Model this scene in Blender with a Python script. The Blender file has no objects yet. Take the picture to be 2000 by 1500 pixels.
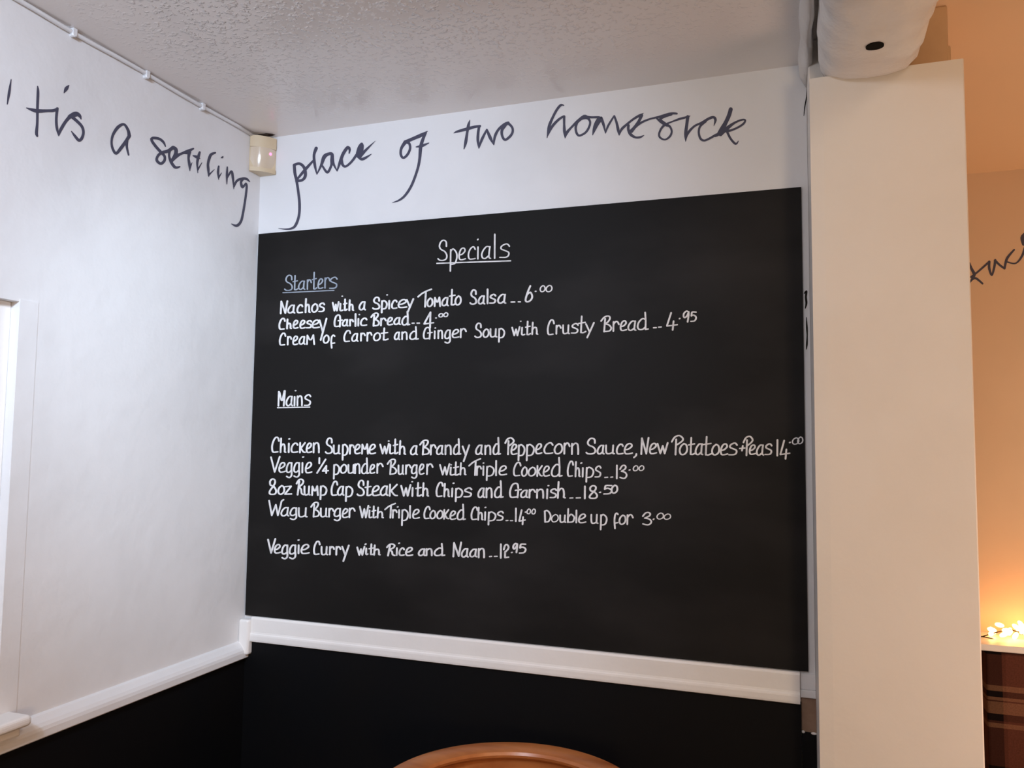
import bpy, bmesh, math, random
from mathutils import Vector, Matrix
random.seed(7)
S = bpy.context.scene
C = S.collection
# ------------------------------------------------------------------ camera
CP = Vector((1.239, -1.6089, 1.4532)); YAW, PITCH, ROLL, FPX = 0.3375, 0.0709, 0.0116, 1536.06
_f = Vector((-math.sin(YAW)*math.cos(PITCH), math.cos(YAW)*math.cos(PITCH), math.sin(PITCH)))
_r0 = Vector((math.cos(YAW), math.sin(YAW), 0)); _u0 = _r0.cross(_f)
_r = math.cos(ROLL)*_r0 + math.sin(ROLL)*_u0; _u = -math.sin(ROLL)*_r0 + math.cos(ROLL)*_u0
cd = bpy.data.cameras.new('camera'); cam = bpy.data.objects.new('camera', cd); C.objects.link(cam)
cd.sensor_fit = 'HORIZONTAL'; cd.sensor_width = 36; cd.lens = 36*FPX/2000; cd.clip_start = .01
M = Matrix((( _r.x, _u.x, -_f.x, CP.x), (_r.y, _u.y, -_f.y, CP.y), (_r.z, _u.z, -_f.z, CP.z), (0, 0, 0, 1)))
cam.matrix_world = M
S.camera = cam
# ------------------------------------------------------------------ world, lamps, exposure
S.view_settings.view_transform = 'Standard'; S.view_settings.look = 'None'
S.view_settings.exposure = 0.0; S.view_settings.gamma = 1
w = bpy.data.worlds.new('night'); S.world = w; w.use_nodes = True
w.node_tree.nodes['Background'].inputs[0].default_value = (.02, .025, .04, 1)
w.node_tree.nodes['Background'].inputs[1].default_value = .3
def lamp(name, kind, loc, power, col, size=.1, target=None, sizey=None, spot=None):
    l = bpy.data.lights.new(name, kind); l.energy = power; l.color = col
    if kind == 'AREA':
        l.size = size
        if sizey: l.shape = 'RECTANGLE'; l.size_y = sizey
    else: l.shadow_soft_size = size
    if spot: l.spot_size = math.radians(spot[0]); l.spot_blend = spot[1]
    o = bpy.data.objects.new(name, l); C.objects.link(o); o.location = loc
    if target: o.rotation_euler = (Vector(target)-Vector(loc)).to_track_quat('-Z', 'Y').to_euler()
    return o
# two ceiling lamps and a cool spot behind the photographer, plus unseen added fills
lamp('cool_spot_lamp', 'SPOT', (.75, -1.9, 2.1), 90, (.60, .765, 1), .06, (.15, -.1, 1.6), spot=(70, 1))
lamp('corner_fill_spot', 'SPOT', (1.1, -.9, 2.13), 41, (.70, .85, 1), .06, (.0, -.2, 1.5), spot=(50, 1))  # unseen fill, added to brighten the corner
lamp('ceiling_lamp', 'POINT', (.85, -1.7, 2.15), 12.4, (.94, .94, 1), .05)
lamp('warm_ceiling_lamp', 'POINT', (1.6, -1.3, 2.17), 4.5, (1, .80, .60), .04)
lamp('warm_low_fill', 'POINT', (1.8, -2.3, 1.2), 29, (1, .72, .42), .15)  # unseen warm fill from low right, strength fitted to the wall tones
lamp('alcove_fill_lamp', 'POINT', (2.3, .35, 1.25), 4.9, (1, .92, .74), .1)  # unseen fill added to light the alcove
lamp('side_fill_lamp', 'POINT', (2.1, -.35, 1.0), 12.6, (1, .64, .48), .25)  # unseen low fill beside the opening, added for its warm light

def at(px, py, ax, v):                      # the place a line of sight meets an axis-aligned surface
    d = _f*FPX + _r*(px-1000) - _u*(py-750)
    return CP + d*((v-CP[ax])/d[ax])

# ------------------------------------------------------------------ materials
def mat(name, col, rough=.5, spec=.5, noise=None, bump=None, metal=0):
    m = bpy.data.materials.new(name); m.use_nodes = True; nt = m.node_tree; b = nt.nodes['Principled BSDF']
    b.inputs['Base Color'].default_value = (*col, 1); b.inputs['Roughness'].default_value = rough
    b.inputs['Specular IOR Level'].default_value = spec; b.inputs['Metallic'].default_value = metal
    tc = nt.nodes.new('ShaderNodeTexCoord')
    if noise:
        col2, scale, lo, hi = noise[:4]
        n = nt.nodes.new('ShaderNodeTexNoise'); n.inputs['Scale'].default_value = scale; n.inputs['Detail'].default_value = 6
        if len(noise) > 4:
            mp = nt.nodes.new('ShaderNodeMapping'); mp.inputs['Scale'].default_value = noise[4]
            nt.links.new(tc.outputs['Object'], mp.inputs[0]); nt.links.new(mp.outputs[0], n.inputs['Vector'])
        else: nt.links.new(tc.outputs['Object'], n.inputs['Vector'])
        r = nt.nodes.new('ShaderNodeValToRGB'); r.color_ramp.elements[0].position = lo; r.color_ramp.elements[1].position = hi
        r.color_ramp.elements[0].color = (*col, 1); r.color_ramp.elements[1].color = (*col2, 1)
        nt.links.new(n.outputs['Fac'], r.inputs[0]); nt.links.new(r.outputs[0], b.inputs['Base Color'])
    if bump:
        scale, strength, dist = bump
        n2 = nt.nodes.new('ShaderNodeTexNoise'); n2.inputs['Scale'].default_value = scale; n2.inputs['Detail'].default_value = 4
        nt.links.new(tc.outputs['Object'], n2.inputs['Vector'])
        bp = nt.nodes.new('ShaderNodeBump'); bp.inputs['Strength'].default_value = strength; bp.inputs['Distance'].default_value = dist
        nt.links.new(n2.outputs['Fac'], bp.inputs['Height']); nt.links.new(bp.outputs[0], b.inputs['Normal'])
    return m
def emis(name, col, strength):
    m = bpy.data.materials.new(name); m.use_nodes = True; b = m.node_tree.nodes['Principled BSDF']
    b.inputs['Base Color'].default_value = (*col, 1); b.inputs['Emission Color'].default_value = (*col, 1)
    b.inputs['Emission Strength'].default_value = strength
    return m
M_WALL = mat('white_wall_paint', (.79, .79, .80), .6, .25, ((.72, .72, .73), 3.2, .50, .74), (14, .12, .02))
M_WHITE = mat('white_gloss_paint', (.87, .85, .83), .35, .5, ((.82, .80, .78), 9, .5, .8), (30, .08, .01))
M_POST = mat('post_paint', (.80, .77, .73), .5, .35, ((.76, .72, .67), 5, .45, .8), (16, .12, .015))
M_BEAM = mat('old_beam_paint', (.82, .80, .78), .5, .4, ((.70, .67, .64), 7, .5, .75), (22, .35, .02))
M_ALC = mat('alcove_warm_light_paint', (.75, .545, .37), .7, .2, ((.71, .51, .34), 3, .45, .7))  # warm lamplight on white paint is partly put into this cream
M_DARK = mat('blue_black_paint', (.0028, .0032, .0044), .6, .15, ((.0038, .0036, .0040), 4, .4, .7))
M_BOARD = mat('chalkboard_paint', (.0080, .0071, .0067), .62, .16, ((.0245, .0220, .0212), 2.2, .47, .82, (1, 1, 2.2)), (40, .05, .004))
M_CHALK = mat('white_chalk_ink', (.80, .79, .79), .8, .1, ((.58, .57, .57), 90, .45, .75))
M_CHALKG = mat('faded_chalk_ink', (.36, .40, .46), .8, .1, ((.22, .26, .32), 60, .45, .75))
M_INK = mat('dark_slate_lettering', (.068, .068, .106), .55, .3)
M_CREAM = mat('aged_cream_plastic', (.66, .54, .37), .38, .5, ((.60, .47, .30), 20, .45, .75))
M_LENS = mat('cream_lens_plastic', (.66, .55, .42), .16, .9)
M_BLACKHOLE = mat('dark_gap', (.01, .008, .006), .9, .1)
M_BULK = mat('shaded_bulkhead_brown', (.58, .39, .235), .6, .2, ((.48, .31, .18), 9, .45, .75))  # orange-brown puts the bulkhead's warm shade into its colour
M_RECESS = mat('shaded_recess_brown', (.30, .20, .14), .7, .2, ((.22, .14, .09), 40, .4, .7))  # brown stands in for shade on the pale paint of the recess
M_ALCC = mat('alcove_ceiling_lit_paint', (.86, .61, .39), .7, .2)  # brighter orange puts the stronger lamplight into the ceiling colour
M_GAP = mat('grubby_plaster_gap', (.05, .035, .03), .9, .1, ((.25, .20, .17), 60, .45, .65))
M_CABLE = mat('white_cable_sheath', (.78, .79, .81), .4, .5)
M_WOOD = mat('orange_brown_wood', (.52, .19, .058), .30, .5, ((.34, .10, .027), 6, .35, .75, (1, 6, 6)))
M_WIRE = mat('dark_wire', (.02, .012, .006), .6, .3)
M_FLOOR = mat('floor_carpet', (.06, .035, .03), .9, .1, ((.03, .02, .02), 40, .4, .6))
M_GLASS = mat('night_window_glass', (.02, .025, .03), .05, .6)
M_BULB = emis('warm_bulb_glow', (1, .50, .16), 10)
M_LED = emis('red_led_glow', (1, .10, .34), 5)

def stipple():
    m = bpy.data.materials.new('stippled_ceiling_plaster'); m.use_nodes = True; nt = m.node_tree; b = nt.nodes['Principled BSDF']
    b.inputs['Base Color'].default_value = (.88, .84, .82, 1); b.inputs['Roughness'].default_value = .19; b.inputs['Specular IOR Level'].default_value = .9
    tc = nt.nodes.new('ShaderNodeTexCoord'); N = nt.nodes.new; L = nt.links.new
    mp = N('ShaderNodeMapping'); mp.inputs['Scale'].default_value = (1, 1, 1); L(tc.outputs['Object'], mp.inputs[0])
    n1 = N('ShaderNodeTexNoise'); n1.inputs['Scale'].default_value = 112; n1.inputs['Detail'].default_value = 2.5; n1.inputs['Roughness'].default_value = .45; L(mp.outputs[0], n1.inputs['Vector'])
    r1 = N('ShaderNodeMapRange'); r1.interpolation_type = 'SMOOTHSTEP'; r1.inputs[1].default_value = .50; r1.inputs[2].default_value = .72; L(n1.outputs['Fac'], r1.inputs[0])
    n2 = N('ShaderNodeTexNoise'); n2.inputs['Scale'].default_value = 5; n2.inputs['Detail'].default_value = 3; L(mp.outputs[0], n2.inputs['Vector'])
    r2 = N('ShaderNodeMapRange'); r2.inputs[1].default_value = .30; r2.inputs[2].default_value = .58; r2.inputs[3].default_value = .45; L(n2.outputs['Fac'], r2.inputs[0])
    sx = N('ShaderNodeSeparateXYZ'); L(tc.outputs['Object'], sx.inputs[0])        # trowelled smooth along the walls
    ry = N('ShaderNodeMapRange'); ry.inputs[1].default_value = -.02; ry.inputs[2].default_value = -.40; L(sx.outputs[1], ry.inputs[0])
    rx = N('ShaderNodeMapRange'); rx.inputs[1].default_value = .03; rx.inputs[2].default_value = .20; L(sx.outputs[0], rx.inputs[0])
    rx2 = N('ShaderNodeMapRange'); rx2.inputs[1].default_value = 1.28; rx2.inputs[2].default_value = .85; rx2.inputs[3].default_value = .25; L(sx.outputs[0], rx2.inputs[0])
    def mul(a, c):
        k = N('ShaderNodeMath'); k.operation = 'MULTIPLY'; L(a, k.inputs[0]); L(c, k.inputs[1]); return k.outputs[0]
    h = mul(mul(mul(mul(r1.outputs[0], r2.outputs[0]), ry.outputs[0]), rx.outputs[0]), rx2.outputs[0])
    bp = N('ShaderNodeBump'); bp.inputs['Strength'].default_value = 1; bp.inputs['Distance'].default_value = .0024
    L(h, bp.inputs['Height']); L(bp.outputs[0], b.inputs['Normal'])
    return m
M_CEIL = stipple()
def tartan():
    m = bpy.data.materials.new('tartan_cloth'); m.use_nodes = True; nt = m.node_tree; b = nt.nodes['Principled BSDF']; N = nt.nodes.new; L = nt.links.new
    b.inputs['Roughness'].default_value = .95; b.inputs['Specular IOR Level'].default_value = .1
    tc = N('ShaderNodeTexCoord'); sx = N('ShaderNodeSeparateXYZ'); L(tc.outputs['Object'], sx.inputs[0])
    def band(sock, off, per, stops):
        a = N('ShaderNodeMath'); a.operation = 'ADD'; L(sock, a.inputs[0]); a.inputs[1].default_value = off
        d = N('ShaderNodeMath'); d.operation = 'DIVIDE'; L(a.outputs[0], d.inputs[0]); d.inputs[1].default_value = per
        f = N('ShaderNodeMath'); f.operation = 'FRACT'; L(d.outputs[0], f.inputs[0])
        r = N('ShaderNodeValToRGB'); r.color_ramp.interpolation = 'CONSTANT'
        e = r.color_ramp.elements; e[0].position = 0; e[0].color = (*stops[0][1], 1)
        e[1].position = stops[1][0]; e[1].color = (*stops[1][1], 1)
        for p, c in stops[2:]:
            q = e.new(p); q.color = (*c, 1)
        L(f.outputs[0], r.inputs[0]); return r.outputs[0]
    K, B, T, G = (.010, .006, .006), (.13, .045, .03), (.42, .22, .13), (.05, .05, .035)
    v = band(sx.outputs[0], -1.695, .30, [(0, K), (.11, B), (.14, (.17, .06, .04)), (.36, B), (.40, G), (.60, K), (.66, T), (.69, K), (.80, B)])
    h = band(sx.outputs[2], -.9385, .285, [(0, K), (.06, B), (.38, T), (.42, B), (.44, K), (.50, T), (.60, B), (.61, T), (.64, K), (.69, T), (.735, B)])
    mx = N('ShaderNodeMix'); mx.data_type = 'RGBA'; mx.inputs[0].default_value = .42; L(v, mx.inputs[6]); L(h, mx.inputs[7])
    n = N('ShaderNodeTexNoise'); n.inputs['Scale'].default_value = 300
    L(tc.outputs['Object'], n.inputs['Vector'])
    mm = N('ShaderNodeMix'); mm.data_type = 'RGBA'; mm.blend_type = 'MULTIPLY'; mm.inputs[0].default_value = .6; L(mx.outputs[2], mm.inputs[6]); L(n.outputs['Fac'], mm.inputs[7])
    L(mm.outputs[2], b.inputs['Base Color'])
    return m
M_TARTAN = tartan()

# ------------------------------------------------------------------ helpers
def link(name, me, m, parent=None, smooth=False):
    o = bpy.data.objects.new(name, me); C.objects.link(o); me.materials.append(m)
    if parent: o.parent = parent
    if smooth:
        for p in me.polygons: p.use_smooth = True
    return o
def done(name, bm, m, parent=None, smooth=False, bevel=0, seg=2):
    if bevel:
        bmesh.ops.bevel(bm, geom=[e for e in bm.edges if e.calc_length() > bevel*2.2], offset=bevel, segments=seg, profile=.5, affect='EDGES', clamp_overlap=True)
    bmesh.ops.recalc_face_normals(bm, faces=bm.faces)
    me = bpy.data.meshes.new(name); bm.to_mesh(me); bm.free()
    return link(name, me, m, parent, smooth)
def box(bm, a, b):
    vs = [bm.verts.new((x, y, z)) for z in (a[2], b[2]) for y in (a[1], b[1]) for x in (a[0], b[0])]
    for q in ((0, 2, 3, 1), (4, 5, 7, 6), (0, 1, 5, 4), (2, 6, 7, 3), (0, 4, 6, 2), (1, 3, 7, 5)):
        bm.faces.new([vs[i] for i in q])
def tube(bm, pts, r, n=8):
    pts = [Vector(p) for p in pts]; rings = []
    for i, p in enumerate(pts):
        t = (pts[min(i+1, len(pts)-1)]-pts[max(i-1, 0)]).normalized()
        a = t.cross(Vector((0, 0, 1)))
        if a.length < .05: a = t.cross(Vector((0, 1, 0)))
        a.normalize(); c = t.cross(a)
        rr = r[i] if isinstance(r, (list, tuple)) else r
        rings.append([bm.verts.new(p+rr*(math.cos(k*2*math.pi/n)*a+math.sin(k*2*math.pi/n)*c)) for k in range(n)])
    for A, B in zip(rings, rings[1:]):
        for k in range(n): bm.faces.new((A[k], A[(k+1) % n], B[(k+1) % n], B[k]))
    bm.faces.new(rings[0][::-1]); bm.faces.new(rings[-1])
def prism(bm, poly, z0, z1):
    a = [bm.verts.new((x, y, z0)) for x, y in poly]; b = [bm.verts.new((x, y, z1)) for x, y in poly]; n = len(poly)
    bm.faces.new(a[::-1]); bm.faces.new(b)
    for i in range(n): bm.faces.new((a[i], a[(i+1) % n], b[(i+1) % n], b[i]))
def new(): return bmesh.new()
def tag(o, label, cat, group=None):
    o['label'] = label; o['category'] = cat
    if group: o['group'] = group
    return o
def struct(o, label, cat):
    o['kind'] = 'structure'; o['label'] = label; o['category'] = cat; return o
def thing(name, loc, label, cat, group=None):
    o = bpy.data.objects.new(name, None); o.empty_display_size = .05; C.objects.link(o); o.location = loc
    return tag(o, label, cat, group)
def under(o, root):                         # geometry is written in world coordinates, then hung on its thing
    o.parent = root; o.matrix_parent_inverse = Matrix.Translation(-Vector(root.location)); return o

# ------------------------------------------------------------------ the room shell
H = 2.2; BK = -3.9; RX = 4.4; FY = .81
bm = new(); box(bm, (-.3, BK-.2, -.1), (RX+.2, FY+.2, 0)); struct(done('floor', bm, M_FLOOR), 'dark patterned floor below the frame', 'floor')
bm = new(); box(bm, (-.3, BK-.2, H), (1.40, .2, H+.1)); struct(done('ceiling', bm, M_CEIL), 'grey white stippled plaster ceiling over the chalkboard corner', 'ceiling')
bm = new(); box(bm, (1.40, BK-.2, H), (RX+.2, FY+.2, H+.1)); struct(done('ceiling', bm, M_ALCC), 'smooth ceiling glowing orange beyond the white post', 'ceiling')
# left wall with its window opening
WY0, WY1, WZ0, WZ1 = -1.62, -.630, .985, 1.680
bm = new()
box(bm, (-.25, BK-.2, 0), (0, WY0, H)); box(bm, (-.25, WY1, 0), (0, .2, H))
box(bm, (-.25, WY0, 0), (0, WY1, WZ0)); box(bm, (-.25, WY0, WZ1), (0, WY1, H))
struct(done('wall_left', bm, M_WALL), 'white painted wall left of the corner, with handwritten words', 'wall')
bm = new(); box(bm, (0, 0, 0), (1.282, .12, H)); struct(done('wall_back', bm, M_WALL), 'white painted wall behind the chalkboard', 'wall')
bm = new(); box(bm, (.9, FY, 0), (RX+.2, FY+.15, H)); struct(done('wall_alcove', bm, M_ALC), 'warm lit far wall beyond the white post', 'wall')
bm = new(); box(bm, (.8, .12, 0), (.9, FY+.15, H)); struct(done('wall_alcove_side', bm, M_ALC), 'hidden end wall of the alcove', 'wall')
bm = new(); box(bm, (RX, BK, 0), (RX+.15, FY, H)); struct(done('wall_right', bm, M_ALC), 'warm tinted wall on the far right', 'wall')
bm = new(); box(bm, (0, BK-.15, 0), (RX, BK, H)); struct(done('wall_front', bm, M_WALL), 'wall behind the photographer', 'wall')
# dark painted dado
bm = new(); box(bm, (.010, -.009, 0), (1.256, .001, .970)); struct(done('trim_1', bm, M_DARK), 'blue black painted dado under the chalkboard ledge', 'wall panelling')
bm = new(); box(bm, (-.001, -3.85, 0), (.009, 0, .932)); struct(done('trim_2', bm, M_DARK), 'blue black painted dado under the left wall rail', 'wall panelling')
# the low end of the back wall beside the post stays white, then dark, with drips of white paint
bm = new(); box(bm, (1.2565, -.004, 0), (1.2822, .001, .917)); struct(done('trim_3', bm, M_DARK), 'narrow dark strip of wall between dado and post', 'wall strip')
bm = new(); box(bm, (1.2565, -.003, .9172), (1.2822, .001, .9795)); struct(done('trim_11', bm, M_RECESS), 'brown painted-shade patch of wall below the ledge end beside the post', 'wall patch')
bm = new()
for c, r in (((1.259, -.0045, .917), .0026), ((1.2775, -.0045, .916), .0024)):
    bmesh.ops.create_uvsphere(bm, u_segments=10, v_segments=8, radius=r, matrix=Matrix.Translation(c) @ Matrix.Diagonal((1.2 if c[0] < 1.27 else 2.2, .6, 1, 1)))
struct(done('trim_12', bm, M_WHITE, smooth=True), 'white paint drips on the lower edge of the brown shaded patch', 'paint drips')
bm = new(); box(bm, (1.2548, -.004, .994), (1.2822, .001, 1.0225)); box(bm, (1.2548, -.0075, .9798), (1.2822, .001, .9939)); struct(done('trim_13', bm, M_WALL, bevel=.001), 'short recessed end of the ledge against the post', 'ledge end')
# ledge under the chalkboard: square nosing over a shallow moulding
bm = new()
prof = [(0, .9685), (-.014, .9685), (-.0165, .970), (-.0172, .974), (-.0172, .983), (-.0165, .9865), (-.0148, .9885), (-.0140, .992), (-.0140, 1.0215), (-.0130, 1.0245), (-.0110, 1.0262), (0, 1.0265)]
for xs in ((.029, 1.2545),):
    A = [bm.verts.new((xs[0], y, z)) for y, z in prof]; B = [bm.verts.new((xs[1], y, z)) for y, z in prof]
    for i in range(len(prof)): bm.faces.new((A[i], A[(i+1) % len(prof)], B[(i+1) % len(prof)], B[i]))
    bm.faces.new(A); bm.faces.new(B[::-1])
struct(done('trim_4', bm, M_WHITE), 'white moulded ledge running under the chalkboard', 'ledge')
bm = new(); box(bm, (.0, -.024, .938), (.029, .001, 1.0205)); struct(done('trim_5', bm, M_WHITE, bevel=.006, seg=4), 'small white plaster block where both rails meet in the corner', 'corner block')
bm = new(); prof = [(-.001, .930), (.0185, .930), (.0205, .932), (.0205, .944), (.0190, .950), (.0150, .956), (.0100, .961), (.0055, .966), (-.001, .969)]
A = [bm.verts.new((x, -3.85, z)) for x, z in prof]; B = [bm.verts.new((x, -.0005, z)) for x, z in prof]
for i in range(len(prof)): bm.faces.new((A[i], A[(i+1) % len(prof)], B[(i+1) % len(prof)], B[i]))
bm.faces.new(A); bm.faces.new(B[::-1])
struct(done('trim_6', bm, M_WALL), 'white rail along the left wall above the dark dado', 'rail')
# window in the left wall: splayed plaster surround, frame, glass, sill
wn = bpy.data.objects.new('window_1', None); C.objects.link(wn); wn.location = (0, (WY0+WY1)/2, WZ0); struct(wn, 'white framed window recessed in the left wall at the edge of view', 'window')
bm = new(); d = .0009
box(bm, (-.001, WY1+.0005, .985), (d, WY1+.036, WZ1+.004)); box(bm, (-.001, WY0-.036, .985), (d, WY0-.0005, WZ1+.004))
under(done('surround', bm, M_WALL), wn)
bm = new(); x0, x1 = -.09, -.018
e = .15; ya, yb, ym = WY0+e, WY1-e, (WY0+WY1)/2
for a, b in (((x0, yb, WZ0), (x1, WY1, WZ1)), ((x0, WY0, WZ0), (x1, ya, WZ1)), ((x0, ya+1e-4, WZ0), (x1-.0005, yb-1e-4, WZ0+.06)), ((x0, ya+1e-4, WZ1-.06), (x1-.0005, yb-1e-4, WZ1)),
             ((x0+.004, ym-.02, WZ0+.0605), (x1-.004, ym+.02, WZ1-.0605)), ((x0+.012, ya+2e-4, 1.33), (x1-.012, yb-2e-4, 1.355))): box(bm, a, b)
under(done('window_frame', bm, M_WHITE, bevel=.002), wn)
bm = new(); box(bm, (-.06, WY0+.04, WZ0+.04), (-.055, WY1-.04, WZ1-.04)); under(done('glass', bm, M_GLASS), wn)
bm = new(); box(bm, (-.018, WY0-.04, .971), (.049, WY1+.028, .989)); under(done('sill', bm, M_WHITE, bevel=.007, seg=4), wn)
bm = new(); box(bm, (0, WY0-.035, .955), (.036, WY1+.018, .973)); under(done('sill_moulding', bm, M_WHITE, bevel=.004, seg=2), wn)

# ------------------------------------------------------------------ post and beam
PX0, PX1, PF, PT = 1.2825, 1.5225, -.170, 2.094
bm = new(); prism(bm, [(PX0, PF+.0015), (PX0+.022, PF), (PX1-.002, PF), (PX1, PF+.002), (PX1, .11), (PX0, .11)], 0, PT)
tag(done('post', bm, M_POST), 'broad square white post standing right of the chalkboard', 'post')
bm = new(); box(bm, (1.2825, -.100, PT+.0005), (1.4005, .1, H)); struct(done('trim_15', bm, M_POST, bevel=.003), 'short white block above the post behind the beam end', 'block')
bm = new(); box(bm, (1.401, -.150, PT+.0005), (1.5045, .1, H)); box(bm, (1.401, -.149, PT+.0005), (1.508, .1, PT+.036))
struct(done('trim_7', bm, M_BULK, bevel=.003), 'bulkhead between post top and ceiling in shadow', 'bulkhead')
# crooked old beam running from the post towards the viewer, waney lower edges, a peg hole underneath
def beam():
    bm = new(); N = 46; rings = []
    ys = [-.156-.0028*i*(1+i*.045) for i in range(N)] + [-.7, -1.0, -1.5, -2.2, -3.0, BK]
    for k, y in enumerate(ys):
        s = -.17-y; rnd = lambda a: .5*math.sin(y*37+a)+.5*math.sin(y*91+2*a)
        end = min(1, max(0, (s+.02)/.05))
        lift = (1-end)**2*.012
        zb = 2.078+lift+.0015*rnd(1); xl = 1.303+.0035*rnd(2)-.006*min(1, s*2.5); xr = 1.451+.004*rnd(3)+.012*min(1, s*3)
        ring = [(1.300, H+.001), (1.297-.008*min(1, s*3), 2.165), (xl-.006, 2.128), (xl-.004+.002*rnd(5), 2.112), (xl+.003, 2.098+.002*rnd(4)), (xl+.014, zb+.010), (xl+.032+.004*rnd(6), zb+.003),
                (xl+.058, zb), (1.375, zb-.001), (1.405, zb), (xr-.020, zb+.006), (xr-.004, zb+.022+.003*rnd(7)), (xr+.004, zb+.05), (xr+.010, H+.001)]
        rings.append([bm.verts.new((x, y, z)) for x, z in ring])
    for A, B in zip(rings, rings[1:]):
        for i in range(len(A)-1): bm.faces.new((A[i], A[i+1], B[i+1], B[i]))
    bm.faces.new(rings[0]); bm.faces.new(rings[-1][::-1])
    return bm
tb = thing('ceiling_beam', (1.37, -.16, 2.08), 'crooked white painted old timber beam resting on the post top', 'beam')
bo = under(done('timber', beam(), M_BEAM, smooth=True), tb)
def hole(px, py, rx, ry, z, name='peg_hole'):
    c = at(px, py, 2, z); bm = new(); v = []
    for k in range(20):
        t = k*2*math.pi/20; rr = 1+.05*math.sin(3*t+px)
        v.append(bm.verts.new((c.x+rx*rr*math.cos(t), c.y+ry*rr*math.sin(t), z)))
    u = [bm.verts.new((q.co.x, q.co.y, z+.004)) for q in v]
    bm.faces.new(v); bm.faces.new(u[::-1])
    for k in range(20): bm.faces.new((v[k], v[(k+1) % 20], u[(k+1) % 20], u[k]))
    return under(done(name, bm, M_BLACKHOLE), tb)
h = hole(1709, 91, .0130, .0125, 2.0757); h['label'] = 'dark oval peg hole in the underside'
# thin fillet between ceiling and beam, split away so that a dark crack shows
bm = new(); pts = []
for k in range(30):
    y = -.005-.022*k*(1+.06*k); pts.append((1.2785-.003*min(1, -y*2)+.002*math.sin(y*40), y, 2.172+.004*math.sin(y*23)))
rings = []
for (x, y, z) in pts: rings.append([bm.verts.new(q) for q in ((x-.010, y, H+.001), (x-.008, y, z), (x+.003, y, z-.022), (x+.010, y, z-.018), (x+.013, y, H+.001))])
for A, B in zip(rings, rings[1:]):
    for i in range(4): bm.faces.new((A[i], A[i+1], B[i+1], B[i]))
bm.faces.new(rings[0]); bm.faces.new(rings[-1][::-1])
struct(done('trim_8', bm, M_BEAM, smooth=True), 'uneven plaster fillet between the ceiling and the beam', 'fillet')

# ------------------------------------------------------------------ drawing with a pen on a flat surface
def smooth_path(p, step):
    out = []
    n = len(p)
    if n == 2: ps = [p[0], p[0], p[1], p[1]]
    else: ps = [p[0]] + list(p) + [p[-1]]
    for i in range(1, len(ps)-2):
        a, b, c, d = ps[i-1:i+3]
        L = math.hypot(c[0]-b[0], c[1]-b[1]); k = max(1, int(L/step)) if n > 2 else 1
        for j in range(k):
            t = j/k
            out.append(tuple(.5*((2*b[q])+(-a[q]+c[q])*t+(2*a[q]-5*b[q]+4*c[q]-d[q])*t*t+(-a[q]+3*b[q]-3*c[q]+d[q])*t*t*t) for q in range(3)))
    out.append(tuple(p[-1])); return out
LAYER = 0
def ribbon(bm, pts, put, step=2.2, straight=False, nib=0):
    p = pts if straight else smooth_path(pts, step)
    global LAYER; LAYER = (LAYER+1) % 14; put0 = put; lay = LAYER*1.6e-5; cur = [0.]
    put = lambda x, y: put0(x, y, lay+cur[0])          # ink lies on ink: later strokes a hair above earlier ones
    q = [p[0]]
    for a in p[1:]:
        if math.hypot(a[0]-q[-1][0], a[1]-q[-1][1]) > .15: q.append(a)
    p = q
    if len(p) < 2: return
    def wid(i, j):
        dx, dy = p[j][0]-p[i][0], p[j][1]-p[i][1]; L = math.hypot(dx, dy) or 1
        return (1-nib+nib*abs(dy)/L), dx/L, dy/L
    def disc(c, r, n=10):
        if r < .15: return
        keep = cur[0]; cur[0] = keep+1.2e-5
        bm.faces.new([bm.verts.new(put(c[0]+r*math.cos(k*2*math.pi/n), c[1]+r*math.sin(k*2*math.pi/n))) for k in range(n)]); cur[0] = keep
    def offs(c, dx, dy, r): return bm.verts.new(put(c[0]-dy*r, c[1]+dx*r)), bm.verts.new(put(c[0]+dy*r, c[1]-dx*r))
    prev = None; pd = None; pf = None
    for i in range(len(p)-1):
        cur[0] = i*4e-6
        f, dx, dy = wid(i, i+1)
        if pd is None or pd[0]*dx+pd[1]*dy < .86:
            if pd is not None:
                E = offs(p[i], *pd, p[i][2]*.5*pf); bm.faces.new((prev[0], prev[1], E[1], E[0]))
            prev = offs(p[i], dx, dy, p[i][2]*.5*f); disc(p[i], p[i][2]*.5*min(f, pf or f))
        else:
            mx, my = dx+pd[0], dy+pd[1]; L = math.hypot(mx, my); mx /= L; my /= L
            E = offs(p[i], mx, my, p[i][2]*.5*(f+pf)*.5); bm.faces.new((prev[0], prev[1], E[1], E[0])); prev = E
        pd = (dx, dy); pf = f
    E = offs(p[-1], *pd, p[-1][2]*.5*pf); bm.faces.new((prev[0], prev[1], E[1], E[0])); disc(p[-1], p[-1][2]*.5*pf)

# ------------------------------------------------------------------ handwritten quotation on the walls
def brush(name, tile, strokes, ax, v, label):
    """tile = (left, top, scale) of the sketch the strokes were noted in"""
    ox, oy, sc = tile; bm = new()
    put = lambda x, y, d: at(x, y, ax, v+(d-.0005 if ax == 0 else .0005-d))
    for s in strokes:
        pts = [tuple(float(k) for k in q.split(',')) for q in s.split()]
        ribbon(bm, [(ox+a/sc, oy+b/sc, c/sc) for a, b, c in pts], put, 2.0)
    bmesh.ops.recalc_face_normals(bm, faces=bm.faces)
    c = sum((q.co for q in bm.verts), Vector())/len(bm.verts)
    o = done(name, bm, M_INK); o.data.transform(Matrix.Translation(-c)); o.location = c
    return tag(o, label, 'wall lettering', 'handwritten words on the walls')
T1, T2, T3, T4, T5, T6, T7 = (0, 120, 6.667), (200, 220, 6.25), (480, 220, 6.25), (740, 200, 6.667), (1040, 180, 8.3333), (1240, 180, 8.3333), (1840, 300, 4.6875)
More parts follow.
